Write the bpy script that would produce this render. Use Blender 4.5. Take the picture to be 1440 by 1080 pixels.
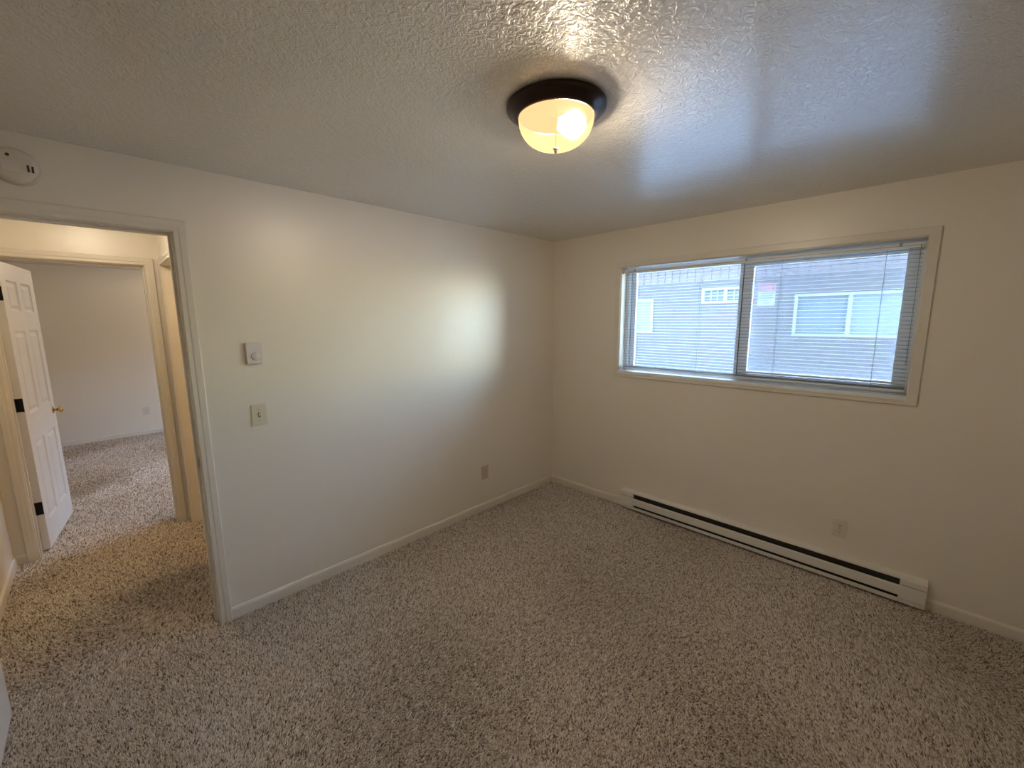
import bpy, bmesh, math, random
import numpy as np
from mathutils import Matrix, Vector

random.seed(7)
rng = np.random.default_rng(7)
for o in list(bpy.data.objects):
    bpy.data.objects.remove(o, do_unlink=True)
S = bpy.context.scene
C = S.collection
PI = math.pi

# ------------------------------------------------------------------ camera, sky, exposure
cam_d = bpy.data.cameras.new('camera')
cam = bpy.data.objects.new('camera', cam_d)
C.objects.link(cam)
cam_d.sensor_width = 36.0
cam_d.lens = 14.530
cam_d.clip_start = 0.02
right = Vector((0.70925, 0.70493, -0.00565))
up = Vector((-0.10368, 0.11224, 0.98826))
fwd = Vector((-0.69729, 0.70034, -0.15269))
m = Matrix.Identity(4)
for i in range(3):
    m[i][0], m[i][1], m[i][2] = right[i], up[i], -fwd[i]
m[0][3], m[1][3], m[2][3] = 2.6639, -3.2681, 1.6877
cam.matrix_world = m
S.camera = cam

world = bpy.data.worlds.new('World')
S.world = world
world.use_nodes = True
wn = world.node_tree
wn.nodes.clear()
sky = wn.nodes.new('ShaderNodeTexSky')
sky.sky_type = 'NISHITA'
sky.sun_disc = False
sky.sun_elevation = math.radians(48)
sky.sun_rotation = math.radians(0)
sky.air_density = 1.0
sky.dust_density = 0.3
bgn = wn.nodes.new('ShaderNodeBackground')
bgn.inputs['Strength'].default_value = 1.05
won = wn.nodes.new('ShaderNodeOutputWorld')
wn.links.new(sky.outputs['Color'], bgn.inputs['Color'])
wn.links.new(bgn.outputs['Background'], won.inputs['Surface'])

S.view_settings.view_transform = 'Standard'
S.view_settings.look = 'None'
S.view_settings.gamma = 1.0
S.view_settings.use_curve_mapping = False
S.view_settings.exposure = 2.07

BULB = 410.0         # strength of the lit bulbs
BULB_COL = (1.0, 0.88, 0.72)
DOME = 0.28          # glow of the frosted domes

# ------------------------------------------------------------------ dimensions (metres)
H = 2.44             # ceiling
FZ = -0.012          # carpet backing; pile tips reach about z = 0
XR, YF = 3.6, -4.25  # right and front wall of the bedroom
HX = -1.72           # hall face of the wall opposite the bedroom door
FX = -1.83           # its far-room face
BX = -5.63           # back wall of the far room
HL, HR = -3.84, -2.835   # hall side walls
DOOR_Y0, DOOR_Y1, DOOR_Z = -3.745, -2.945, 2.122
OPP_Y0, OPP_Y1 = -3.722, -2.932

# ------------------------------------------------------------------ material helpers
def new_mat(name):
    mt = bpy.data.materials.new(name)
    mt.use_nodes = True
    nt = mt.node_tree
    return mt, nt, nt.nodes['Principled BSDF']

def plain(name, col, rough=0.5, metal=0.0, spec=0.5):
    mt, nt, b = new_mat(name)
    b.inputs['Base Color'].default_value = (*col, 1)
    b.inputs['Roughness'].default_value = rough
    b.inputs['Metallic'].default_value = metal
    b.inputs['Specular IOR Level'].default_value = spec
    # faint procedural tint so that no surface is perfectly even
    tc = nt.nodes.new('ShaderNodeTexCoord')
    nz = nt.nodes.new('ShaderNodeTexNoise')
    nz.inputs['Scale'].default_value = 9.0
    nz.inputs['Detail'].default_value = 4.0
    mx = nt.nodes.new('ShaderNodeMix')
    mx.data_type = 'RGBA'
    mx.inputs[6].default_value = (*[c * 0.95 for c in col], 1)
    mx.inputs[7].default_value = (*[min(1, c * 1.04) for c in col], 1)
    nt.links.new(tc.outputs['Object'], nz.inputs['Vector'])
    nt.links.new(nz.outputs['Fac'], mx.inputs[0])
    nt.links.new(mx.outputs[2], b.inputs['Base Color'])
    return mt

def plaster(name, col, rough, scale, strength, dist, spec=0.5, ridge=False, coat=0.0, coat_rough=0.25):
    """painted plaster: trowelled relief as bump, very slight tint variation"""
    mt, nt, b = new_mat(name)
    N, L = nt.nodes.new, nt.links.new
    tc = N('ShaderNodeTexCoord')
    n0 = N('ShaderNodeTexNoise'); n0.inputs['Scale'].default_value = 1.3; n0.inputs['Detail'].default_value = 3
    mx = N('ShaderNodeMix'); mx.data_type = 'RGBA'
    mx.inputs[6].default_value = (*[c * 0.97 for c in col], 1)
    mx.inputs[7].default_value = (*[min(1, c * 1.03) for c in col], 1)
    L(tc.outputs['Object'], n0.inputs['Vector']); L(n0.outputs['Fac'], mx.inputs[0])
    L(mx.outputs[2], b.inputs['Base Color'])
    n1 = N('ShaderNodeTexNoise'); n1.inputs['Scale'].default_value = scale; n1.inputs['Detail'].default_value = 4.0
    n1.inputs['Roughness'].default_value = 0.55; n1.inputs['Distortion'].default_value = 1.2
    L(tc.outputs['Object'], n1.inputs['Vector'])
    hgt = n1.outputs['Fac']
    if ridge:
        # knock-down skin: flattened islands with crisp little edges, fading in and out across the surface
        rp = N('ShaderNodeValToRGB')
        rp.color_ramp.elements[0].position = 0.40; rp.color_ramp.elements[1].position = 0.60
        L(n1.outputs['Fac'], rp.inputs['Fac'])
        n2 = N('ShaderNodeTexNoise'); n2.inputs['Scale'].default_value = 2.2; n2.inputs['Detail'].default_value = 2
        L(tc.outputs['Object'], n2.inputs['Vector'])
        mr = N('ShaderNodeMapRange'); mr.inputs['From Min'].default_value = 0.35; mr.inputs['From Max'].default_value = 0.65
        mr.inputs['To Min'].default_value = 0.45; mr.inputs['To Max'].default_value = 1.0
        L(n2.outputs['Fac'], mr.inputs['Value'])
        mu = N('ShaderNodeMath'); mu.operation = 'MULTIPLY'
        L(rp.outputs['Color'], mu.inputs[0]); L(mr.outputs['Result'], mu.inputs[1])
        hgt = mu.outputs[0]
    bp = N('ShaderNodeBump'); bp.inputs['Strength'].default_value = strength; bp.inputs['Distance'].default_value = dist
    L(hgt, bp.inputs['Height']); L(bp.outputs['Normal'], b.inputs['Normal'])
    b.inputs['Roughness'].default_value = rough
    b.inputs['Specular IOR Level'].default_value = spec
    b.inputs['Coat Weight'].default_value = coat
    b.inputs['Coat Roughness'].default_value = coat_rough
    return mt

M = {}
WALLC = (0.84, 0.775, 0.67)
M['wall'] = plaster('wall_paint', WALLC, 0.38, 11.0, 0.16, 0.005, spec=0.8, coat=0.28, coat_rough=0.38)
M['hallwall'] = M['wall']
M['ceil'] = plaster('ceiling_paint', (0.86, 0.82, 0.75), 0.27, 48.0, 0.95, 0.004, spec=0.9, ridge=True, coat=0.85)
M['trim'] = plain('trim_paint', (0.80, 0.745, 0.65), 0.32)
M['white'] = plain('white_enamel', (0.80, 0.77, 0.72), 0.3)
M['doorp'] = plain('door_paint', (0.82, 0.79, 0.75), 0.35)
M['vinyl'] = plain('white_vinyl', (0.88, 0.90, 0.90), 0.35)
M['rail'] = plain('rail_enamel', (0.88, 0.90, 0.90), 0.35)
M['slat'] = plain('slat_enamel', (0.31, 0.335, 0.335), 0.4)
M['ivory'] = plain('ivory_plastic', (0.72, 0.64, 0.48), 0.35)
M['plate'] = plain('pale_plastic', (0.76, 0.70, 0.60), 0.35)
M['thermo'] = plain('warm_white_plastic', (0.74, 0.70, 0.68), 0.4)
M['alarm'] = plain('aged_plastic', (0.74, 0.67, 0.57), 0.45)
M['slot'] = plain('dark_slot', (0.03, 0.025, 0.02), 0.6)
M['black'] = plain('black_metal', (0.012, 0.011, 0.012), 0.4, 0.6)
M['brass'] = plain('brass', (0.65, 0.45, 0.16), 0.22, 1.0)
M['steel'] = plain('steel', (0.45, 0.43, 0.40), 0.3, 1.0)
M['bronze'] = plain('bronze', (0.030, 0.016, 0.011), 0.28, 0.55)
M['absorber'] = plain('matt_black_absorber', (0.001, 0.0008, 0.0006), 1.0, spec=0.0)  # near-black so the lamp's inner parts stay dark beside the strong bulb
M['fin'] = plain('heater_fin', (0.05, 0.045, 0.04), 0.5, 0.6)
M['cord'] = plain('cord', (0.35, 0.38, 0.40), 0.6)
M['siding'] = plain('upper_siding', (0.22, 0.19, 0.18), 0.8)
M['outframe'] = plain('outside_frame', (0.31, 0.35, 0.34), 0.5)
M['red'] = plain('sign_red', (0.33, 0.10, 0.13), 0.5)
M['signwhite'] = plain('sign_white', (0.34, 0.37, 0.37), 0.5)
M['signink'] = plain('sign_ink', (0.10, 0.14, 0.22), 0.5)
M['concrete'] = plain('concrete', (0.74, 0.78, 0.80), 0.85)
M['roof'] = plain('roofing', (0.16, 0.14, 0.13), 0.85)
M['darkpane'] = plain('dark_pane', (0.14, 0.175, 0.195), 0.35)
M['palepane'] = plain('pale_pane', (0.19, 0.245, 0.28), 0.35)

def glass_mat():
    mt = bpy.data.materials.new('window_glass'); mt.use_nodes = True
    nt = mt.node_tree; nt.nodes.clear()
    out = nt.nodes.new('ShaderNodeOutputMaterial')
    tr = nt.nodes.new('ShaderNodeBsdfTransparent'); tr.inputs[0].default_value = (0.93, 0.97, 0.97, 1)
    gl = nt.nodes.new('ShaderNodeBsdfGlossy'); gl.inputs['Roughness'].default_value = 0.02
    fr = nt.nodes.new('ShaderNodeFresnel'); fr.inputs['IOR'].default_value = 1.3
    mx = nt.nodes.new('ShaderNodeMixShader')
    nt.links.new(fr.outputs[0], mx.inputs[0]); nt.links.new(tr.outputs[0], mx.inputs[1]); nt.links.new(gl.outputs[0], mx.inputs[2])
    nt.links.new(mx.outputs[0], out.inputs[0])
    return mt
M['glass'] = glass_mat()

def screen_mat():
    """fine insect screen: too fine to see the wires, it only veils what is behind"""
    mt = bpy.data.materials.new('insect_screen'); mt.use_nodes = True
    nt = mt.node_tree; nt.nodes.clear()
    out = nt.nodes.new('ShaderNodeOutputMaterial')
    tr = nt.nodes.new('ShaderNodeBsdfTransparent')
    df = nt.nodes.new('ShaderNodeBsdfDiffuse'); df.inputs[0].default_value = (0.24, 0.24, 0.30, 1)
    mx = nt.nodes.new('ShaderNodeMixShader'); mx.inputs[0].default_value = 0.25
    nt.links.new(tr.outputs[0], mx.inputs[1]); nt.links.new(df.outputs[0], mx.inputs[2])
    nt.links.new(mx.outputs[0], out.inputs[0])
    return mt
M['screen'] = screen_mat()

def dome_mat():
    """frosted glass shade: lets the bulb through, scatters, and glows with the light caught in the glass"""
    mt = bpy.data.materials.new('frosted_dome'); mt.use_nodes = True
    nt = mt.node_tree; nt.nodes.clear()
    out = nt.nodes.new('ShaderNodeOutputMaterial')
    rf = nt.nodes.new('ShaderNodeBsdfRefraction'); rf.inputs['Roughness'].default_value = 0.45; rf.inputs['IOR'].default_value = 1.10
    rf.inputs['Color'].default_value = (1, 0.93, 0.8, 1)
    tr = nt.nodes.new('ShaderNodeBsdfTransparent'); tr.inputs[0].default_value = (1, 0.95, 0.85, 1)
    m1 = nt.nodes.new('ShaderNodeMixShader'); m1.inputs[0].default_value = 0.78
    em = nt.nodes.new('ShaderNodeEmission'); em.inputs[0].default_value = (1.0, 0.64, 0.29, 1); em.inputs[1].default_value = DOME
    # part of the light is lost in the frosting
    ab = nt.nodes.new('ShaderNodeBsdfDiffuse'); ab.inputs[0].default_value = (0.0, 0.0, 0.0, 1)
    m3 = nt.nodes.new('ShaderNodeMixShader'); m3.inputs[0].default_value = 0.65
    gl = nt.nodes.new('ShaderNodeBsdfGlossy'); gl.inputs['Roughness'].default_value = 0.2
    m2 = nt.nodes.new('ShaderNodeMixShader'); m2.inputs[0].default_value = 0.01
    ad = nt.nodes.new('ShaderNodeAddShader')
    L = nt.links.new
    L(rf.outputs[0], m1.inputs[1]); L(tr.outputs[0], m1.inputs[2])
    L(m1.outputs[0], m3.inputs[1]); L(ab.outputs[0], m3.inputs[2]); L(m3.outputs[0], m2.inputs[1]); L(gl.outputs[0], m2.inputs[2])
    L(m2.outputs[0], ad.inputs[0]); L(em.outputs[0], ad.inputs[1])
    L(ad.outputs[0], out.inputs[0])
    return mt
M['dome'] = dome_mat()

def bulb_mat(name, strength, col=BULB_COL):
    mt = bpy.data.materials.new(name); mt.use_nodes = True
    nt = mt.node_tree; nt.nodes.clear()
    out = nt.nodes.new('ShaderNodeOutputMaterial')
    em = nt.nodes.new('ShaderNodeEmission')
    em.inputs[0].default_value = (*col, 1); em.inputs[1].default_value = strength
    nt.links.new(em.outputs[0], out.inputs[0])
    return mt
M['bulb'] = bulb_mat('lit_bulb', BULB)
M['bulb_hall'] = bulb_mat('lit_bulb_small', BULB * 0.33, (1.0, 0.90, 0.74))
M['bulb_side'] = bulb_mat('lit_bulb_warm', BULB * 0.75, (1.0, 0.72, 0.40))
M['fill_far'] = bulb_mat('fill_bulb_far', BULB * 1.55, (1.0, 0.80, 0.55))

def brick_mat():
    """painted brickwork of the building across the way (bricks there are a few pixels: material)"""
    mt, nt, b = new_mat('painted_brick')
    N, L = nt.nodes.new, nt.links.new
    tc = N('ShaderNodeTexCoord')
    sp = N('ShaderNodeSeparateXYZ'); cb = N('ShaderNodeCombineXYZ')
    L(tc.outputs['Object'], sp.inputs[0]); L(sp.outputs['X'], cb.inputs['X']); L(sp.outputs['Z'], cb.inputs['Y'])
    bt = N('ShaderNodeTexBrick')
    bt.inputs['Color1'].default_value = (0.142, 0.131, 0.127, 1)
    bt.inputs['Color2'].default_value = (0.154, 0.143, 0.137, 1)
    bt.inputs['Mortar'].default_value = (0.135, 0.125, 0.121, 1)
    bt.inputs['Scale'].default_value = 1.0
    bt.inputs['Brick Width'].default_value = 0.22
    bt.inputs['Row Height'].default_value = 0.075
    bt.inputs['Mortar Size'].default_value = 0.008
    L(cb.outputs[0], bt.inputs['Vector'])
    nz = N('ShaderNodeTexNoise'); nz.inputs['Scale'].default_value = 6; nz.inputs['Detail'].default_value = 6
    L(tc.outputs['Object'], nz.inputs['Vector'])
    mx = N('ShaderNodeMix'); mx.data_type = 'RGBA'; mx.blend_type = 'MULTIPLY'; mx.inputs[0].default_value = 0.35
    L(bt.outputs['Color'], mx.inputs[6]); L(nz.outputs['Color'], mx.inputs[7])
    hs = N('ShaderNodeHueSaturation'); hs.inputs['Saturation'].default_value = 0.8; hs.inputs['Value'].default_value = 1.15
    L(mx.outputs[2], hs.inputs['Color']); L(hs.outputs[0], b.inputs['Base Color'])
    bp = N('ShaderNodeBump'); bp.inputs['Strength'].default_value = 0.5; bp.inputs['Distance'].default_value = 0.01; bp.invert = True
    L(bt.outputs['Fac'], bp.inputs['Height']); L(bp.outputs['Normal'], b.inputs['Normal'])
    b.inputs['Roughness'].default_value = 0.85
    return mt
M['brick'] = brick_mat()

def carpet_mat():
    mt, nt, b = new_mat('carpet_yarn')
    N, L = nt.nodes.new, nt.links.new
    at = N('ShaderNodeAttribute'); at.attribute_name = 'yarn'
    rp = N('ShaderNodeValToRGB')
    e = rp.color_ramp.elements
    e[0].position = 0.0; e[0].color = (0.17, 0.125, 0.095, 1)
    e[1].position = 1.0; e[1].color = (0.98, 0.92, 0.84, 1)
    k = e.new(0.45); k.color = (0.72, 0.62, 0.53, 1)
    L(at.outputs['Fac'], rp.inputs['Fac']); L(rp.outputs['Color'], b.inputs['Base Color'])
    b.inputs['Roughness'].default_value = 0.95
    b.inputs['Specular IOR Level'].default_value = 0.1
    return mt
M['carpet'] = carpet_mat()
M['backing'] = plain('carpet_backing', (0.42, 0.36, 0.30), 0.95, spec=0.05)

# ------------------------------------------------------------------ mesh helpers
def tag(o, label=None, cat=None, kind=None, group=None):
    if label: o['label'] = label
    if cat: o['category'] = cat
    if kind: o['kind'] = kind
    if group: o['group'] = group
    return o

def empty(name, loc=(0, 0, 0), rz=0.0, **kw):
    o = bpy.data.objects.new(name, None)
    o.empty_display_size = 0.1
    C.objects.link(o)
    o.location = loc
    o.rotation_euler = (0, 0, rz)
    return tag(o, **kw)

class MB:
    def __init__(self):
        self.v = []; self.f = []; self.smooth = set()
    def quadbox(self, x0, x1, y0, y1, z0, z1):
        b = len(self.v)
        self.v += [(x, y, z) for z in (z0, z1) for y in (y0, y1) for x in (x0, x1)]
        self.f += [tuple(b + i for i in q) for q in ((0, 2, 3, 1), (4, 5, 7, 6), (0, 1, 5, 4), (2, 6, 7, 3), (0, 4, 6, 2), (1, 3, 7, 5))]
        return self
    box = quadbox
    def loft(self, loops, cap=True, closed=True, smooth=False):
        """join loops of equal length"""
        b = len(self.v); n = len(loops[0])
        for lp in loops: self.v += [tuple(q) for q in lp]
        for i in range(len(loops) - 1):
            for j in range(n if closed else n - 1):
                k = (j + 1) % n
                self.f.append((b + i * n + j, b + i * n + k, b + (i + 1) * n + k, b + (i + 1) * n + j))
                if smooth: self.smooth.add(len(self.f) - 1)
        if cap and closed:
            self.f.append(tuple(b + j for j in reversed(range(n))))
            self.f.append(tuple(b + (len(loops) - 1) * n + j for j in range(n)))
        return self
    def lathe(self, prof, axis='z', c=(0, 0, 0), n=48, smooth=True, cap=True):
        loops = []
        for r, h in prof:
            lp = []
            for j in range(n):
                a = 2 * PI * j / n
                p = (r * math.cos(a), r * math.sin(a), h)
                if axis == 'x': p = (h, r * math.cos(a), r * math.sin(a))
                if axis == 'y': p = (r * math.sin(a), h, r * math.cos(a))
                lp.append((p[0] + c[0], p[1] + c[1], p[2] + c[2]))
            loops.append(lp)
        return self.loft(loops, cap=cap, smooth=smooth)
    def tube(self, pts, r, n=8):
        loops = []
        for i, p in enumerate(pts):
            p = Vector(p)
            d = (Vector(pts[min(i + 1, len(pts) - 1)]) - Vector(pts[max(i - 1, 0)])).normalized()
            a = d.orthogonal().normalized(); bb = d.cross(a)
            loops.append([p + r * (math.cos(2 * PI * j / n) * a + math.sin(2 * PI * j / n) * bb) for j in range(n)])
        return self.loft(loops, smooth=True)
    def mesh(self, name, bevel=0.0, seg=2):
        me = bpy.data.meshes.new(name)
        me.from_pydata(self.v, [], self.f)
        bm = bmesh.new(); bm.from_mesh(me)
        for i, fc in enumerate(bm.faces):
            if i in self.smooth: fc.smooth = True
        bmesh.ops.recalc_face_normals(bm, faces=bm.faces)
        if bevel > 0:
            bmesh.ops.bevel(bm, geom=[e for e in bm.edges], offset=bevel, segments=seg, affect='EDGES', clamp_overlap=True, profile=0.6)
        bm.to_mesh(me); bm.free()
        return me
    def build(self, name, mat, parent=None, bevel=0.0, seg=2, **kw):
        me = self.mesh(name, bevel, seg)
        me.materials.append(mat if not isinstance(mat, str) else M[mat])
        o = bpy.data.objects.new(name, me)
        C.objects.link(o)
        if parent: o.parent = parent
        return tag(o, **kw)

def obj(name, me, parent=None, loc=(0, 0, 0), **kw):
    o = bpy.data.objects.new(name, me)
    C.objects.link(o)
    o.location = loc
    if parent: o.parent = parent
    return tag(o, **kw)

def holed_wall(axis, a0, a1, u0, u1, z0, z1, holes):
    """slab a0..a1 along axis ('x' or 'y'), spanning u0..u1 and z0..z1 with rectangular holes (hu0,hu1,hz0,hz1)"""
    mb = MB()
    us = sorted({u0, u1, *[h[0] for h in holes], *[h[1] for h in holes]})
    zs = sorted({z0, z1, *[h[2] for h in holes], *[h[3] for h in holes]})
    nu, nz = len(us) - 1, len(zs) - 1
    def solid(i, j):
        if not (0 <= i < nu and 0 <= j < nz): return False
        cu, cz = (us[i] + us[i + 1]) / 2, (zs[j] + zs[j + 1]) / 2
        return not any(h[0] < cu < h[1] and h[2] < cz < h[3] for h in holes)
    idx = {}
    def vid(a, i, j):
        if (a, i, j) not in idx:
            t = a0 if a == 0 else a1
            mb.v.append((t, us[i], zs[j]) if axis == 'x' else (us[i], t, zs[j]))
            idx[(a, i, j)] = len(mb.v) - 1
        return idx[(a, i, j)]
    for i in range(nu):
        for j in range(nz):
            if not solid(i, j): continue
            for a in (0, 1):
                mb.f.append((vid(a, i, j), vid(a, i + 1, j), vid(a, i + 1, j + 1), vid(a, i, j + 1)))
            for (di, dj, p, q) in ((-1, 0, (0, 0), (0, 1)), (1, 0, (1, 0), (1, 1)), (0, -1, (0, 0), (1, 0)), (0, 1, (0, 1), (1, 1))):
                if not solid(i + di, j + dj):
                    mb.f.append((vid(0, i + p[0], j + p[1]), vid(0, i + q[0], j + q[1]), vid(1, i + q[0], j + q[1]), vid(1, i + p[0], j + p[1])))
    return mb

def leg(mb, axis, plane, sgn, A, oA, B, oB, prof):
    """moulding length from A to B (u,z) lying on `plane`; profile (u outward, v proud); oA,oB outward steps at both ends (mitres)"""
    def pt(Q, o, u, v):
        uu, zz = Q[0] + o[0] * u, Q[1] + o[1] * u
        t = plane + sgn * v
        return (t, uu, zz) if axis == 'x' else (uu, t, zz)
    mb.loft([[pt(A, oA, u, v) for u, v in prof], [pt(B, oB, u, v) for u, v in prof]])
    return mb

CASE = [(0.0, 0.0), (0.0, 0.010), (0.004, 0.0125), (0.020, 0.0125), (0.026, 0.016), (0.050, 0.017), (0.055, 0.013), (0.055, 0.0)]
CASEW = [(0.0, 0.0), (0.0, 0.012), (0.003, 0.014), (0.042, 0.014), (0.045, 0.012), (0.045, 0.0)]

def door_casing(parent, axis, plane, sgn, u0, u1, zt, left=True, rightside=True):
    if left: leg(MB(), axis, plane, sgn, (u0, FZ), (-1, 0), (u0, zt), (-1, 1), CASE).build('side_casing', 'trim', parent)
    if rightside: leg(MB(), axis, plane, sgn, (u1, FZ), (1, 0), (u1, zt), (1, 1), CASE).build('side_casing', 'trim', parent)
    leg(MB(), axis, plane, sgn, (u0, zt), (-1, 1), (u1, zt), (1, 1), CASE).build('head_casing', 'trim', parent)

BASE_P = [(0.0, FZ), (0.012, FZ), (0.012, 0.050), (0.009, 0.060), (0.004, 0.065), (0.0, 0.066)]
def baseboard(name, axis, plane, sgn, u0, u1, **kw):
    mb = MB()
    def pt(u, t, z): return (plane + sgn * t, u, z) if axis == 'x' else (u, plane + sgn * t, z)
    mb.loft([[pt(u0, t, z) for t, z in BASE_P], [pt(u1, t, z) for t, z in BASE_P]])
    return mb.build(name, 'trim', kind='structure', **kw)

# ------------------------------------------------------------------ structure: bedroom
WX0, WX1, WZ0, WZ1 = 0.750, 2.625, 1.233, 2.130      # clear window opening
FW = (-3.85, -2.45, 1.233, 2.130)                     # far-room window
WT = 0.17                                             # outside wall thickness

MB().box(BX, XR + .12, -4.95, 0, FZ - 0.1, FZ).build('floor', 'backing', kind='structure', label='brown carpeted floor of the bedroom, hall and room beyond')
MB().box(BX - .12, XR + .12, -5.0, WT, H, H + 0.12).build('ceiling', 'ceil', kind='structure', label='textured glossy off-white ceiling')
holed_wall('y', 0.0, WT, BX - .12, XR + .12, FZ - .1, H, [(WX0, WX1, WZ0, WZ1), FW]).build('wall_back', 'wall', kind='structure', label='cream wall with the wide window')
holed_wall('x', -0.115, 0.0, YF, 0, FZ, H, [(DOOR_Y0 - .018, DOOR_Y1 + .018, FZ, DOOR_Z + .018)]).build('wall_left', 'wall', kind='structure', label='cream wall with the open doorway')
MB().box(XR, XR + .12, YF - .12, 0, FZ, H).build('wall_right', 'wall', kind='structure', label='cream wall at the right end of the bedroom')
MB().box(-.115, XR, YF - .12, YF, FZ, H).build('wall_front', 'wall', kind='structure', label='cream wall behind the viewer')

MB().box(BX - .12, XR + 4, -.3, WT, H + .12, 5.3).build('wall_upper_sky_block', 'brick', kind='structure', label='unseen block added above to cut sky light on the building opposite')  # unseen, added so less sky reaches the wall across the alley
MB().box(BX - .12, XR + 4, WT, WT + .70, H + .14, H + .26).build('sky_block_slab', 'siding', kind='structure', label='unseen slab added outside above the window to block high sky light')  # unseen overhang added to keep high sky off the blind slats
# hall and far room
holed_wall('x', FX, HX, -4.83, 0, FZ, H, [(OPP_Y0 - .018, OPP_Y1 + .018, FZ, DOOR_Z + .018)]).build('wall_hall_far', 'hallwall', kind='structure', label='cream hall wall with the doorway of the far room')
MB().box(HX, -0.115, HL - .115, HL, FZ, H).build('wall_hall_left', 'hallwall', kind='structure', label='short cream hall wall left of the far doorway')
HOX0, HOX1 = -1.615, -0.83
holed_wall('y', HR, HR + .115, HX, -0.115, FZ, H, [(HOX0 - .018, HOX1 + .018, FZ, DOOR_Z + .018)]).build('wall_hall_right', 'hallwall', kind='structure', label='cream hall wall with a side doorway right of the far doorway')
MB().box(HX, -0.115, -1.3, -1.2, FZ, H).build('wall_hall_end', 'hallwall', kind='structure', label='cream end wall of the side room beyond the hall')
MB().box(BX - .12, BX, -4.95, 0, FZ, H).build('wall_far_back', 'wall', kind='structure', label='cream back wall of the room beyond the hall')
MB().box(BX, FX, -4.95, -4.83, FZ, H).build('wall_far_left', 'wall', kind='structure', label='cream side wall of the room beyond the hall')

# door frames: casing, jambs, stop, each piece a part
def door_frame(name, axis, p0, p1, u0, u1, zt, faces, stop_at, label, side='both'):
    """jamb lining from plane p0 to p1; faces = [(plane, sign)]"""
    t = empty(name, kind='structure', label=label)
    def bx(a0, a1, b0, b1, z0, z1):
        return MB().box(a0, a1, b0, b1, z0, z1) if axis == 'x' else MB().box(b0, b1, a0, a1, z0, z1)
    bx(p0, p1, u0 - .018, u0, FZ, zt).build('side_jamb', 'trim', t)
    bx(p0, p1, u1, u1 + .018, FZ, zt).build('side_jamb', 'trim', t)
    bx(p0, p1, u0 - .018, u1 + .018, zt, zt + .018).build('head_jamb', 'trim', t)
    if stop_at is not None:
        a, b = stop_at
        bx(a, b, u0, u0 + .011, FZ, zt).build('door_stop', 'trim', t)
        bx(a, b, u1 - .011, u1, FZ, zt).build('door_stop', 'trim', t)
        bx(a, b, u0 + .011, u1 - .011, zt - .011, zt).build('door_stop', 'trim', t)
    for pl, sg in faces:
        door_casing(t, axis, pl, sg, u0 - .004, u1 + .004, zt + .004)
    return t

tr1 = door_frame('trim_1', 'x', -0.115, 0.0, DOOR_Y0, DOOR_Y1, DOOR_Z, [(0.0, 1)], (-0.072, -0.042), 'cream casing and jamb around the bedroom doorway')
# strike plate on the latch jamb
sp = MB().box(-0.040, -0.008, DOOR_Y1 - .002, DOOR_Y1, 0.915, 0.975).build('strike_plate', 'steel', tr1, bevel=.0008, label='steel strike plate')
MB().box(-0.031, -0.017, DOOR_Y1 - .0025, DOOR_Y1 - .0019, 0.93, 0.96).build('latch_hole', 'slot', sp)
leg_hall = [(-0.115, -1)]
door_casing(tr1, 'x', -0.115, -1, DOOR_Y0 - .004, DOOR_Y1 + .004, DOOR_Z + .004)
tr2 = door_frame('trim_2', 'x', FX, HX, OPP_Y0, OPP_Y1, DOOR_Z, [(HX, 1), (FX, -1)], (FX + .040, FX + .070), 'cream casing and jamb around the far doorway across the hall')
tr3 = door_frame('trim_3', 'y', HR, HR + .115, HOX0, HOX1, DOOR_Z, [(HR, -1)], None, 'cream casing and jamb of the side opening in the hall')

# baseboards
baseboard('baseboard_left', 'x', 0.0, 1, DOOR_Y1 + .0595, 0.0, label='cream baseboard along the wall with the light switch')
baseboard('baseboard_back', 'y', 0.0, -1, 0.012, 0.853, label='short cream baseboard between the corner and the heater')
baseboard('baseboard_back_right', 'y', 0.0, -1, 2.826, XR, label='cream baseboard right of the heater')
baseboard('baseboard_right', 'x', XR, -1, YF, 0.0, label='cream baseboard of the right wall')
baseboard('baseboard_hall_left', 'y', HL, 1, HX, -0.135, label='cream baseboard of the short hall wall left of the far door')
baseboard('baseboard_hall_far', 'x', HX, 1, HL + .012, OPP_Y0 - .0595, label='tiny cream baseboard left of the far door casing')
baseboard('baseboard_hall_corner', 'x', HX, 1, OPP_Y1 + .0595, HR, label='tiny cream baseboard right of the far door casing')
baseboard('baseboard_far_back', 'x', BX, 1, -4.83, 0, label='cream baseboard at the back of the far room')

# ------------------------------------------------------------------ window
w1 = empty('window_1', ((WX0 + WX1) / 2, 0, WZ0), kind='structure', label='wide white sliding window with cream casing')
w1.location = (0, 0, 0)
i0, i1, j0, j1 = WX0, WX1, WZ0, WZ1
leg(MB(), 'y', 0.0, -1, (i0, j0), (-1, -1), (i0, j1), (-1, 1), CASEW).build('casing', 'trim', w1)
leg(MB(), 'y', 0.0, -1, (i1, j0), (1, -1), (i1, j1), (1, 1), CASEW).build('casing', 'trim', w1)
leg(MB(), 'y', 0.0, -1, (i0, j1), (-1, 1), (i1, j1), (1, 1), CASEW).build('casing', 'trim', w1)
leg(MB(), 'y', 0.0, -1, (i0, j0), (-1, -1), (i1, j0), (1, -1), CASEW).build('casing', 'trim', w1)
# reveal boards
MB().box(i0, i0 + .006, -.002, .085, j0, j1).build('reveal_board', 'trim', w1)
MB().box(i1 - .006, i1, -.002, .085, j0, j1).build('reveal_board', 'trim', w1)
MB().box(i0 + .006, i1 - .006, -.002, .085, j1 - .006, j1).build('reveal_board', 'trim', w1)
MB().box(i0 + .001, i1 - .001, -.020, .085, j0 - .017, j0 + .006).build('window_sill', 'rail', w1, bevel=.002)

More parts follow.
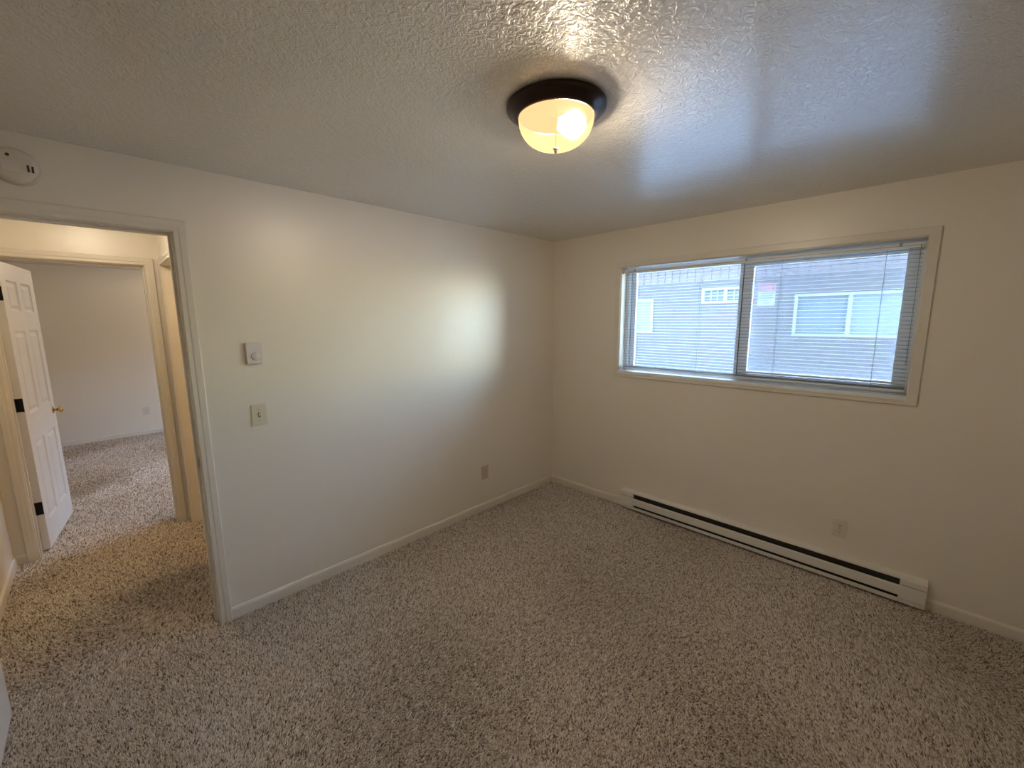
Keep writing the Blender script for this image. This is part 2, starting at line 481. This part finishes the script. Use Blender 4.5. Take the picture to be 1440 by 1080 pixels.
def frame4(x0, x1, y0, y1, z0, z1, wl, wr, wb, wt, name, mat, parent, bevel=.003):
    """four frame bars as parts"""
    MB().box(x0, x0 + wl, y0, y1, z0, z1).build(name, mat, parent, bevel=bevel)
    MB().box(x1 - wr, x1, y0, y1, z0, z1).build(name, mat, parent, bevel=bevel)
    MB().box(x0 + wl, x1 - wr, y0, y1, z0, z0 + wb).build(name, mat, parent, bevel=bevel)
    MB().box(x0 + wl, x1 - wr, y0, y1, z1 - wt, z1).build(name, mat, parent, bevel=bevel)

frame4(i0, i1, .085, .165, j0, j1, .034, .034, .026, .030, 'frame_bar', 'vinyl', w1)
XM = 1.70
# fixed lite on the left (outer track), sliding sash on the right (inner track)
fl = empty('fixed_sash', kind=None); fl.parent = w1
frame4(i0 + .034, XM + .010, .130, .158, j0 + .026, j1 - .030, .040, .040, .018, .016, 'sash_bar', 'vinyl', fl, .002)
MB().box(i0 + .07, XM - .025, .142, .146, j0 + .040, j1 - .042).build('pane', 'glass', fl)
sl = empty('sliding_sash'); sl.parent = w1
frame4(XM - .036, i1 - .034, .092, .124, j0 + .026, j1 - .030, .088, .046, .050, .044, 'sash_bar', 'vinyl', sl, .002)
MB().box(XM + .045, i1 - .075, .106, .110, j0 + .070, j1 - .070).build('pane', 'glass', sl)
MB().box(XM - .014, XM - .008, .0905, .0925, j0 + .04, j1 - .05).build('groove', 'slot', sl)
MB().box(XM - .030, XM - .018, .084, .092, 1.63, 1.72).build('latch', 'vinyl', sl, bevel=.002)
MB().box(XM + .02, i1 - .04, .1605, .1615, j0 + .03, j1 - .035).build('insect_screen', 'screen', w1)

# far-room window (only its daylight is seen)
w2 = empty('window_2', kind='structure', label='window of the room beyond the hall')
frame4(FW[0], FW[1], .06, .12, FW[2], FW[3], .04, .04, .04, .04, 'frame_bar', 'vinyl', w2)
MB().box(-3.27, -3.23, .07, .11, FW[2] + .04, FW[3] - .04).build('frame_bar', 'vinyl', w2)

# ------------------------------------------------------------------ carpet pile (nobody could count it)
def pile(name, rects, step, h, r, seed, label):
    g = np.random.default_rng(seed)
    xs, ys, bb = [], [], []
    for (x0, x1, y0, y1) in rects:
        nx, ny = int((x1 - x0) / step), int((y1 - y0) / step)
        X, Y = np.meshgrid(x0 + (np.arange(nx) + .5) * step, y0 + (np.arange(ny) + .5) * step)
        xs.append(X.ravel()); ys.append(Y.ravel()); bb.append(np.tile(np.array([[x0, x1, y0, y1]]), (X.size, 1)))
    x = np.concatenate(xs); y = np.concatenate(ys)
    n = len(x)
    x = x + g.uniform(-.5, .5, n) * step; y = y + g.uniform(-.5, .5, n) * step
    # slow swirl of the pile: where feet and the vacuum have pushed it
    ang = 1.7 * np.sin(2.1 * x + 1.3 * np.sin(1.7 * y)) + 1.9 * np.sin(1.6 * y + .8 * np.sin(2.3 * x)) + g.normal(0, .9, n)
    lean = np.clip(0.55 + .40 * np.sin(3.1 * x + 2.2 * y) * np.sin(2.7 * y - 1.1 * x) + g.normal(0, .25, n), 0, 1.3)
    hh = h * g.uniform(.6, 1.35, n)
    rot = g.uniform(0, 2 * PI, n); rr = r * g.uniform(.75, 1.25, n)
    v = np.zeros((n, 4, 3), np.float32)
    for k in range(3):
        a = rot + k * 2 * PI / 3
        v[:, k, 0] = x + rr * np.cos(a); v[:, k, 1] = y + rr * np.sin(a); v[:, k, 2] = FZ
    v[:, 3, 0] = x + hh * lean * np.cos(ang); v[:, 3, 1] = y + hh * lean * np.sin(ang); v[:, 3, 2] = FZ + hh
    bb = np.concatenate(bb)          # no yarn pokes into a wall or over the edge of its own piece
    v[:, :, 0] = np.clip(v[:, :, 0], bb[:, 0:1], bb[:, 1:2])
    v[:, :, 1] = np.clip(v[:, :, 1], bb[:, 2:3], bb[:, 3:4])
    base = (np.arange(n) * 4)[:, None]
    loops = (base + np.array([0, 1, 3, 1, 2, 3, 2, 0, 3])[None]).astype(np.int32).ravel()
    me = bpy.data.meshes.new(name)
    me.vertices.add(4 * n); me.loops.add(9 * n); me.polygons.add(3 * n)
    me.vertices.foreach_set('co', v.ravel())
    me.loops.foreach_set('vertex_index', loops)
    me.polygons.foreach_set('loop_start', np.arange(0, 9 * n, 3, dtype=np.int32))
    me.update(calc_edges=True)
    val = np.clip(g.normal(.47, .28, n), 0, 1)
    at = me.attributes.new('yarn', 'FLOAT', 'POINT')
    at.data.foreach_set('value', np.repeat(val, 4).astype(np.float32))
    me.materials.append(M['carpet'])
    return obj(name, me, kind='stuff', label=label, cat=None)

for rects, step, rad, sd, lab in (
        ([(0.006, XR - .006, YF + .006, -0.006)], .0056, .0046, 3, 'brown flecked carpet pile covering the bedroom floor'),
        ([(HX, -0.115, HL, HR), (-0.115, 0.006, DOOR_Y0, DOOR_Y1), (FX, HX, OPP_Y0, OPP_Y1), (HOX0, HOX1, HR, HR + .115), (HX, -0.115, HR + .115, -1.3)], .0080, .0064, 5, 'brown flecked carpet pile of the hall'),
        ([(BX, FX, -4.83, 0)], .0092, .0074, 6, 'brown flecked carpet pile of the room beyond the hall')):
    tag(pile('carpet_pile', rects, step, .0125, rad, sd, lab), cat='carpet')

# ------------------------------------------------------------------ panelled doors
def panel_door(name, W, Hh, T, knob_x, label, hinge_z, back=False):
    """origin at the hinge edge; slab spans x 0..W, y -T..0 (visible face at y = 0), z 0..Hh"""
    t = empty(name, kind='structure', label=label)
    st, mid = .105 * W / .8, .10 * W / .8
    xs = [(st, (W - mid) / 2), ((W + mid) / 2, W - st)]
    zs = [(.20, .80), (1.01, 1.605), (1.745, 1.96)]
    zs = [(a * Hh / 2.08, b * Hh / 2.08) for a, b in zs]
    mb = holed_wall('y', -T, 0.0, 0.0, W, 0.0, Hh, [(x0, x1, z0, z1) for x0, x1 in xs for z0, z1 in zs])
    mb.build('slab', 'doorp', t)
    for x0, x1 in xs:
        for z0, z1 in zs:
            pm = MB()
            for s in (0, 1):
                # sunken moulding then raised field, on both faces
                def Y(d): return -d if s == 0 else -T + d
                def rect(k, d): return [(x0 + k, Y(d), z0 + k), (x1 - k, Y(d), z0 + k), (x1 - k, Y(d), z1 - k), (x0 + k, Y(d), z1 - k)]
                lo = [rect(0, 0), rect(.006, .006), (rect(.016, .010)), rect(.024, .010), rect(.045, .003)]
                pm.loft(lo, cap=False)
                b = len(pm.v); pm.v += rect(.045, .003); pm.f.append((b, b + 1, b + 2, b + 3))
            pm.build('panel', 'doorp', t)
    return t

def knob(parent, x, z, T, mat='brass'):
    k = MB()
    k.lathe([(.001, .028 + .034), (.014, .061), (.024, .054), (.027, .045), (.024, .036), (.014, .028), (.010, .018), (.010, .004)], 'y', (x, 0, z), 24)
    kb = k.build('knob', mat, parent, label='round brass knob')
    MB().lathe([(.001, .006), (.022, .006), (.030, .003), (.031, 0)], 'y', (x, 0, z), 24).build('rosette', mat, kb)
    k2 = MB().lathe([(.001, -T - .062), (.014, -T - .061), (.024, -T - .054), (.027, -T - .045), (.024, -T - .036), (.014, -T - .028), (.010, -T - .018), (.010, -T - .004)], 'y', (x, 0, z), 24)
    kb2 = k2.build('knob', mat, parent, label='round brass knob')
    MB().lathe([(.001, -T - .006), (.022, -T - .006), (.030, -T - .003), (.031, -T)], 'y', (x, 0, z), 24).build('rosette', mat, kb2)

def hinge(parent, z, T, leafdir):
    hb = MB().box(-.0025, 0.0, -.040, -.001, z - .048, z + .048).build('hinge', 'black', parent, bevel=.0008, label='black hinge')
    MB().lathe([(.001, -.052), (.0065, -.05), (.0065, .05), (.001, .052)], 'z', (-.007, leafdir * .006 - (T if leafdir < 0 else 0), z), 12).build('knuckle', 'black', hb)
    return hb

# far door: swings into the far room, hinged on its left jamb
T2 = .040
d1 = panel_door('door_1', .785, 2.098, T2, .72, 'white six-panel door standing open into the far room, brass knob and black hinges', None)
d1.location = (-1.832, -3.6735, 0.010)
d1.rotation_euler = (0, 0, PI - math.radians(7.2))
# mirrored so that the visible face looks towards +y
d1.scale = (1, -1, 1)
for z in (.325, 1.100, 1.878): hinge(d1, z, T2, -1)
knob(d1, .715, .945, T2)
for z in (.335, 1.110, 1.888):
    MB().box(FX, FX + .034, OPP_Y0, OPP_Y0 + .0025, z - .048, z + .048).build('hinge_leaf', 'black', tr2, bevel=.0008, label='black hinge leaf')

# bedroom's own door: swung right back into the room on the left edge of the picture
d2 = panel_door('door_2', .785, 2.098, .036, .72, 'white panel door swung into the bedroom at the lower left edge', None)
d2.location = (0.014, -3.703, 0.010)
for z in (.325, 1.100, 1.878): hinge(d2, z, .036, -1)
knob(d2, .715, .945, .036)

# ------------------------------------------------------------------ ceiling lamp
def ceiling_lamp(name, loc, label, rz, bulb='bulb'):
    t = empty(name, loc, rz, label=label, cat='lamp', group='flush ceiling lamps')
    # origin at the ceiling, z down negative
    MB().lathe([(.001, 0), (.172, 0), (.178, -.004), (.178, -.012), (.172, -.020), (.160, -.026), (.154, -.034), (.146, -.040), (.140, -.043), (.137, -.042)], 'z', n=72, cap=False).build('pan', 'bronze', t, label='dark bronze stepped ceiling pan')
    MB().lathe([(.137, -.042), (.136, -.030), (.120, -.012), (.001, -.011)], 'z', n=48, cap=False).build('pan_absorber', 'absorber', t)  # black liner added to swallow bulb light inside the pan
    prof = [(.133, -.036), (.1345, -.041), (.1340, -.046)]
    for k in range(1, 15):
        a = k / 14 * PI / 2
        prof.append((max(.004, .134 * math.cos(a) ** .85), -.046 - .096 * math.sin(a)))
    dm = MB().lathe(prof, 'z', n=72, cap=False).build('shade', 'dome', t, label='frosted glass dome')
    MB().lathe([(.001, -.139), (.010, -.140), (.010, -.1425), (.0045, -.144), (.006, -.149), (.005, -.154), (.001, -.156)], 'z', n=20).build('finial', 'steel', t, label='small metal finial')
    # bulb lies sideways in its holder; the holder opposite is dark
    b = MB().lathe([(.001, .1055), (.009, .1045), (.017, .101), (.024, .096), (.030, .089), (.034, .081), (.036, .072), (.0355, .063), (.033, .054), (.028, .045), (.022, .035), (.0165, .027), (.0130, .018)], 'x', (-.012, 0, -.053), 28)
    b.build('bulb', bulb, t, label='lit bulb')
    MB().lathe([(.001, -.012), (.016, -.012), (.016, .018), (.0125, .0185), (.001, .0185)], 'x', (-.012, 0, -.053), 20).build('bulb_holder', 'absorber', t)
    MB().tube([(0, 0, -.012), (0, 0, -.140)], .0022).build('stem', 'absorber', t)
    return t

ceiling_lamp('ceiling_lamp', (1.645, -2.014, H), 'lit frosted dome ceiling lamp with dark bronze rim', math.radians(50))
hl = ceiling_lamp('ceiling_lamp', (-0.92, -3.27, H), 'ceiling lamp of the hall, hidden above the doorway head', math.radians(90), 'bulb_hall')

ceiling_lamp('ceiling_lamp', (-0.88, -2.0, H), 'warm ceiling lamp of the side room right of the hall', math.radians(60), 'bulb_side')
ceiling_lamp('ceiling_lamp', (-3.8, -2.3, H), 'unseen ceiling lamp added to brighten and warm the far room', math.radians(20), 'fill_far')  # added out of view because the far room needed more warm light
# ------------------------------------------------------------------ smoke alarm on the wall above the door
sa = empty('smoke_alarm', (0.0, -3.414, 2.307), label='round smoke alarm on the wall above the doorway', cat='smoke alarm')
MB().lathe([(.071, 0), (.071, .010), (.066, .014)], 'x', n=48).build('base', 'alarm', sa)
MB().lathe([(.066, .0135), (.065, .026), (.060, .036), (.048, .040), (.001, .041)], 'x', n=48).build('cover', 'alarm', sa)
for y, z, hh, ww in ((.036, -.008, .026, .006), (.048, -.010, .024, .006)):
    MB().box(.034, .0425, y - ww / 2, y + ww / 2, z - hh / 2, z + hh / 2).build('vent_slot', 'slot', sa)
MB().lathe([(.001, .042), (.0055, .042), (.006, .040)], 'x', (0, -.014, .034), 16).build('test_light', 'slot', sa)
MB().box(.039, .0435, -.035, .015, -.030, .012).build('test_button', 'alarm', sa, bevel=.002)

# ------------------------------------------------------------------ thermostat, switch, outlets
th = empty('thermostat', (0, -2.648, 1.514), label='white box thermostat with round dial on the wall above the light switch', cat='thermostat')
MB().box(0, .022, -.039, .039, -.059, .059).build('housing', 'thermo', th, bevel=.005)
MB().lathe([(.023, .021), (.023, .025), (.021, .0275), (.001, .0275)], 'x', (0, .006, -.018), 40).build('dial', 'thermo', th)
MB().box(.0274, .029, .0045, .0075, -.018, .002).build('pointer', 'plate', th)

def screw(parent, p, axis):
    MB().lathe([(.0035, 0), (.0035, .0012), (.001, .0018)], axis, p, 12).build('screw', 'slot' if False else 'steel', parent)

sw = empty('light_switch', (0, -2.650, 1.160), label='ivory toggle light switch beside the doorway', cat='switch')
MB().box(0, .006, -.039, .039, -.061, .061).build('plate', 'ivory', sw, bevel=.0025)
MB().box(.006, .0066, -.006, .006, -.013, .013).build('slot', 'slot', sw)
MB().loft([[(.005, -.0045, -.010), (.005, .0045, -.010), (.005, .0045, .008), (.005, -.0045, .008)], [(.019, -.004, .004), (.019, .004, .004), (.018, .004, .012), (.018, -.004, .012)]]).build('toggle', 'ivory', sw)
for z in (-.032, .032): screw(sw, (.006, 0, z), 'x')

def outlet(name, loc, axis, label, mat='plate'):
    """duplex receptacle; built facing +x, turned for the window wall"""
    t = empty(name, loc, 0.0 if axis == 'x' else -PI / 2, label=label, cat='outlet', group='duplex wall outlets')
    MB().box(0, .006, -.038, .038, -.061, .061).build('plate', mat, t, bevel=.0025)
    for z in (-.020, .020):
        n = 24
        lp = [(.0055, .0165 * max(-1, min(1, 1.18 * math.cos(2 * PI * k / n))), z + .0145 * max(-1, min(1, 1.1 * math.sin(2 * PI * k / n)))) for k in range(n)]
        r = MB().loft([lp, [(.0085, a * .98, (b - z) * .98 + z) for _, a, b in lp]]).build('receptacle', mat, t)
        for y, hh in ((-.0062, .009), (.0062, .0075)):
            MB().box(.0083, .0089, y - .0013, y + .0013, z + .003 - hh / 2 + .001, z + .003 + hh / 2 + .001).build('slot', 'slot', r)
        MB().lathe([(.0026, .0083), (.0026, .0089), (.0005, .0089)], 'x', (0, 0, z - .0075), 12).build('slot', 'slot', r)
    screw(t, (.006, 0, 0), 'x')
    return t
M['beigeplate'] = plain('beige_plastic', (0.62, 0.54, 0.43), 0.4)
outlet('wall_outlet', (0, -0.943, 0.346), 'x', 'small beige outlet on the wall near the room corner', 'beigeplate')
outlet('wall_outlet', (2.400, 0, 0.344), 'y', 'pale duplex outlet on the window wall above the heater')
outlet('wall_outlet', (BX, -2.832, 0.352), 'x', 'tiny outlet on the back wall of the far room')

# ------------------------------------------------------------------ baseboard heater
HX0, HX1 = 0.853, 2.824
ht = empty('baseboard_heater', ((HX0 + HX1) / 2, 0, 0), label='long white electric baseboard heater under the window', cat='heater')
ht.location = (0, 0, 0)
def hprism(x0, x1, prof, name, mat, bevel=0.0, **kw):
    return MB().loft([[(x0, -y, z) for y, z in prof], [(x1, -y, z) for y, z in prof]]).build(name, mat, ht, bevel=bevel, **kw)
CL, CR = 0.975, 2.708
# back plate, top hood, front panel between two open slots, bottom lip
hprism(CL, CR, [(0, .014), (.004, .014), (.004, .166), (0, .166)], 'back_plate', 'white')
hprism(CL, CR, [(0, .174), (.044, .168), (.050, .165), (.052, .156), (.050, .156), (.048, .161), (0, .168)], 'top_hood', 'white')
hprism(CL, CR, [(.056, .058), (.064, .058), (.066, .061), (.066, .112), (.064, .116), (.056, .119), (.055, .117), (.061, .112), (.061, .062)], 'front_panel', 'white')
hprism(CL, CR, [(.004, .010), (.054, .010), (.060, .014), (.063, .040), (.061, .041), (.056, .018), (.004, .016)], 'bottom_lip', 'white')
hprism(CL, CR, [(.008, .030), (.040, .030), (.040, .152), (.008, .152)], 'heating_element', 'fin', label='dark heating element behind the slots')
for x0, x1 in ((HX0, CL), (CR, HX1)):
    cap = hprism(x0, x1, [(0, .040), (.064, .040), (.068, .044), (.068, .124), (.066, .128), (.064, .1285), (.0645, .131), (.062, .160), (.056, .168), (0, .176)], 'end_cap', 'white', bevel=.0012)
    MB().loft([[(x, -y, z) for y, z in ((0, .010), (.054, .010), (.060, .015), (.062, .040), (0, .040))] for x in (x0 + .003, x1)]).build('cap_foot', 'white', cap)
    MB().box(x0 + .004, x1 - .004, -.0665, -.0630, .1275, .1295).build('cap_seam', 'fin', cap)

# ------------------------------------------------------------------ mini blind
bl = empty('mini_blind', (0, 0, 0), label='white horizontal mini blind hanging open in the window', cat='blind')
BX0, BX1 = 0.768, 2.612
YB = .040
MB().box(BX0, BX1, YB - .014, YB + .014, 2.076, 2.104).build('head_rail', 'rail', bl, bevel=.002)
MB().box(BX0, BX1, YB - .0165, YB - .0145, 2.089, 2.0915).build('rail_lip', 'cord', bl)
MB().loft([[(x, YB - .011, 1.258), (x, YB + .011, 1.258), (x, YB + .013, 1.264), (x, YB + .010, 1.270), (x, YB - .010, 1.270), (x, YB - .013, 1.264)] for x in (BX0 + .004, BX1 - .004)]).build('bottom_rail', 'rail', bl)
sm = MB()
tilt = math.radians(1)
lp = []
for x in (BX0 + .003, BX1 - .003):
    a = []
    for k in range(5):
        u = -1 + k / 2
        yy, zz = .0125 * u, .0022 * (1 - u * u)
        a.append((x, yy * math.cos(tilt) - zz * math.sin(tilt), yy * math.sin(tilt) + zz * math.cos(tilt)))
    b = [(q[0], q[1], q[2] - .0004) for q in reversed(a)]
    lp.append(a + b)
sm.loft(lp)
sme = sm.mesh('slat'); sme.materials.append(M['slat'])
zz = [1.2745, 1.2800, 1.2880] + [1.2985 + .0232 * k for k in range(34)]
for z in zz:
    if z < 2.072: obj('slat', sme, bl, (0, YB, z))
for x in (0.905, 1.410, 1.934, 2.456):
    MB().box(x - .0007, x + .0007, YB - .0145, YB - .0135, 1.262, 2.078).build('ladder_cord', 'cord', bl)
    MB().box(x - .0007, x + .0007, YB + .0135, YB + .0145, 1.262, 2.078).build('ladder_cord', 'cord', bl)
MB().tube([(.846, YB - .020, 2.078), (.844, YB - .020, 1.70), (.842, YB - .020, 1.300)], .0032, 6).build('tilt_wand', 'cord', bl, label='grey tilt wand')
MB().tube([(2.597, YB - .018, 2.090), (2.599, YB - .019, 1.70), (2.600, YB - .019, 1.420)], .0018, 6).build('lift_cord', 'cord', bl)
for x in (.862, 1.716, 2.512):
    MB().box(x - .006, x + .006, YB - .0175, YB - .0155, 2.087, 2.108).build('valance_clip', 'cord', bl)

# ------------------------------------------------------------------ outside: alley and the building across it
YO = 5.0
MB().box(-14, 14, WT, 14, 0.30, 0.48).build('ground', 'concrete', kind='structure', label='pale concrete alley ground, unseen, raised and paled to reflect daylight onto the ceiling')  # height and paleness shaped so the ceiling reflects bright ground
nb = empty('neighbor_building', (0, YO, -.6), label='pale painted brick building across the alley seen through the blind', cat='building')
nb.location = (0, 0, 0)
WA = (-2.32, -1.405, 1.405, 2.105)
WB = (-0.440, 0.40, 1.975, 2.262)
WC = (1.065, 2.52, 1.395, 2.085)
holed_wall('y', YO, YO + .25, -12, 4.2, -.6, 2.40, [WA, WB, WC]).build('wall', 'brick', nb)
k = 0
sid = MB().box(-12, 4.2, YO - .005, YO + .25, 2.40, 3.05).build('upper_siding', 'siding', nb)
bme = MB().box(-.012, .012, -.018, 0, 2.40, 3.05).mesh('batten'); bme.materials.append(M['siding'])
for i in range(-26, 27):
    obj('batten', bme, sid, (i * .15, YO - .005, 0))
MB().box(-12.3, 4.5, YO - .35, YO + .6, 3.05, 3.20).build('roof', 'roof', nb)
def out_window(x0, x1, z0, z1, muls, pm, bars=()):
    w = empty('window'); w.parent = nb
    frame4(x0, x1, YO - .02, YO + .08, z0, z1, .045, .045, .045, .045, 'frame_bar', 'outframe', w, .004)
    for mx_ in muls: MB().box(mx_ - .028, mx_ + .028, YO - .01, YO + .06, z0 + .045, z1 - .045).build('frame_bar', 'outframe', w)
    edges = [x0 + .045] + [q for mm in muls for q in (mm - .028, mm + .028)] + [x1 - .045]
    for n_, (a, b_) in enumerate(zip(edges[::2], edges[1::2])):
        MB().box(a, b_, YO + .03, YO + .045, z0 + .045, z1 - .045).build('pane', pm[n_ % len(pm)], w)
        for q in bars:
            MB().box(a + (b_ - a) * q - .009, a + (b_ - a) * q + .009, YO + .015, YO + .03, z0 + .045, z1 - .045).build('muntin', 'outframe', w)
        if bars:
            MB().box(a, b_, YO + .015, YO + .03, (z0 + z1) / 2 - .009, (z0 + z1) / 2 + .009).build('muntin', 'outframe', w)
out_window(*WA, [-1.86], ['palepane'])
out_window(*WB, [-.02], ['darkpane'], (.33, .67))
out_window(*WC, [1.792], ['darkpane', 'palepane'])

sg = empty('warning_sign', (0.648, YO, 2.1), label='small red and white warning sign on the brick wall outside', cat='sign')
MB().box(-.130, .130, -.006, 0, -.190, .190).build('board', 'signwhite', sg, bevel=.002)
MB().box(-.118, .118, -.008, -.006, .045, .178).build('red_panel', 'red', sg)
for z, x0, x1 in ((.140, -.085, .085), (.110, -.095, .095), (.078, -.07, .07)):
    x = x0
    while x < x1 - .01:
        wdt = random.uniform(.012, .03)
        MB().box(x, min(x1, x + wdt), -.0095, -.008, z - .008, z + .008).build('letter_mark', 'signwhite', sg); x += wdt + .010
for z, x0, x1 in ((.020, -.10, .10), (-.020, -.09, .10), (-.060, -.10, .09), (-.100, -.09, .09), (-.140, -.05, .05)):
    MB().box(x0, x1, -.0075, -.006, z - .007, z + .007).build('text_line', 'signink', sg)
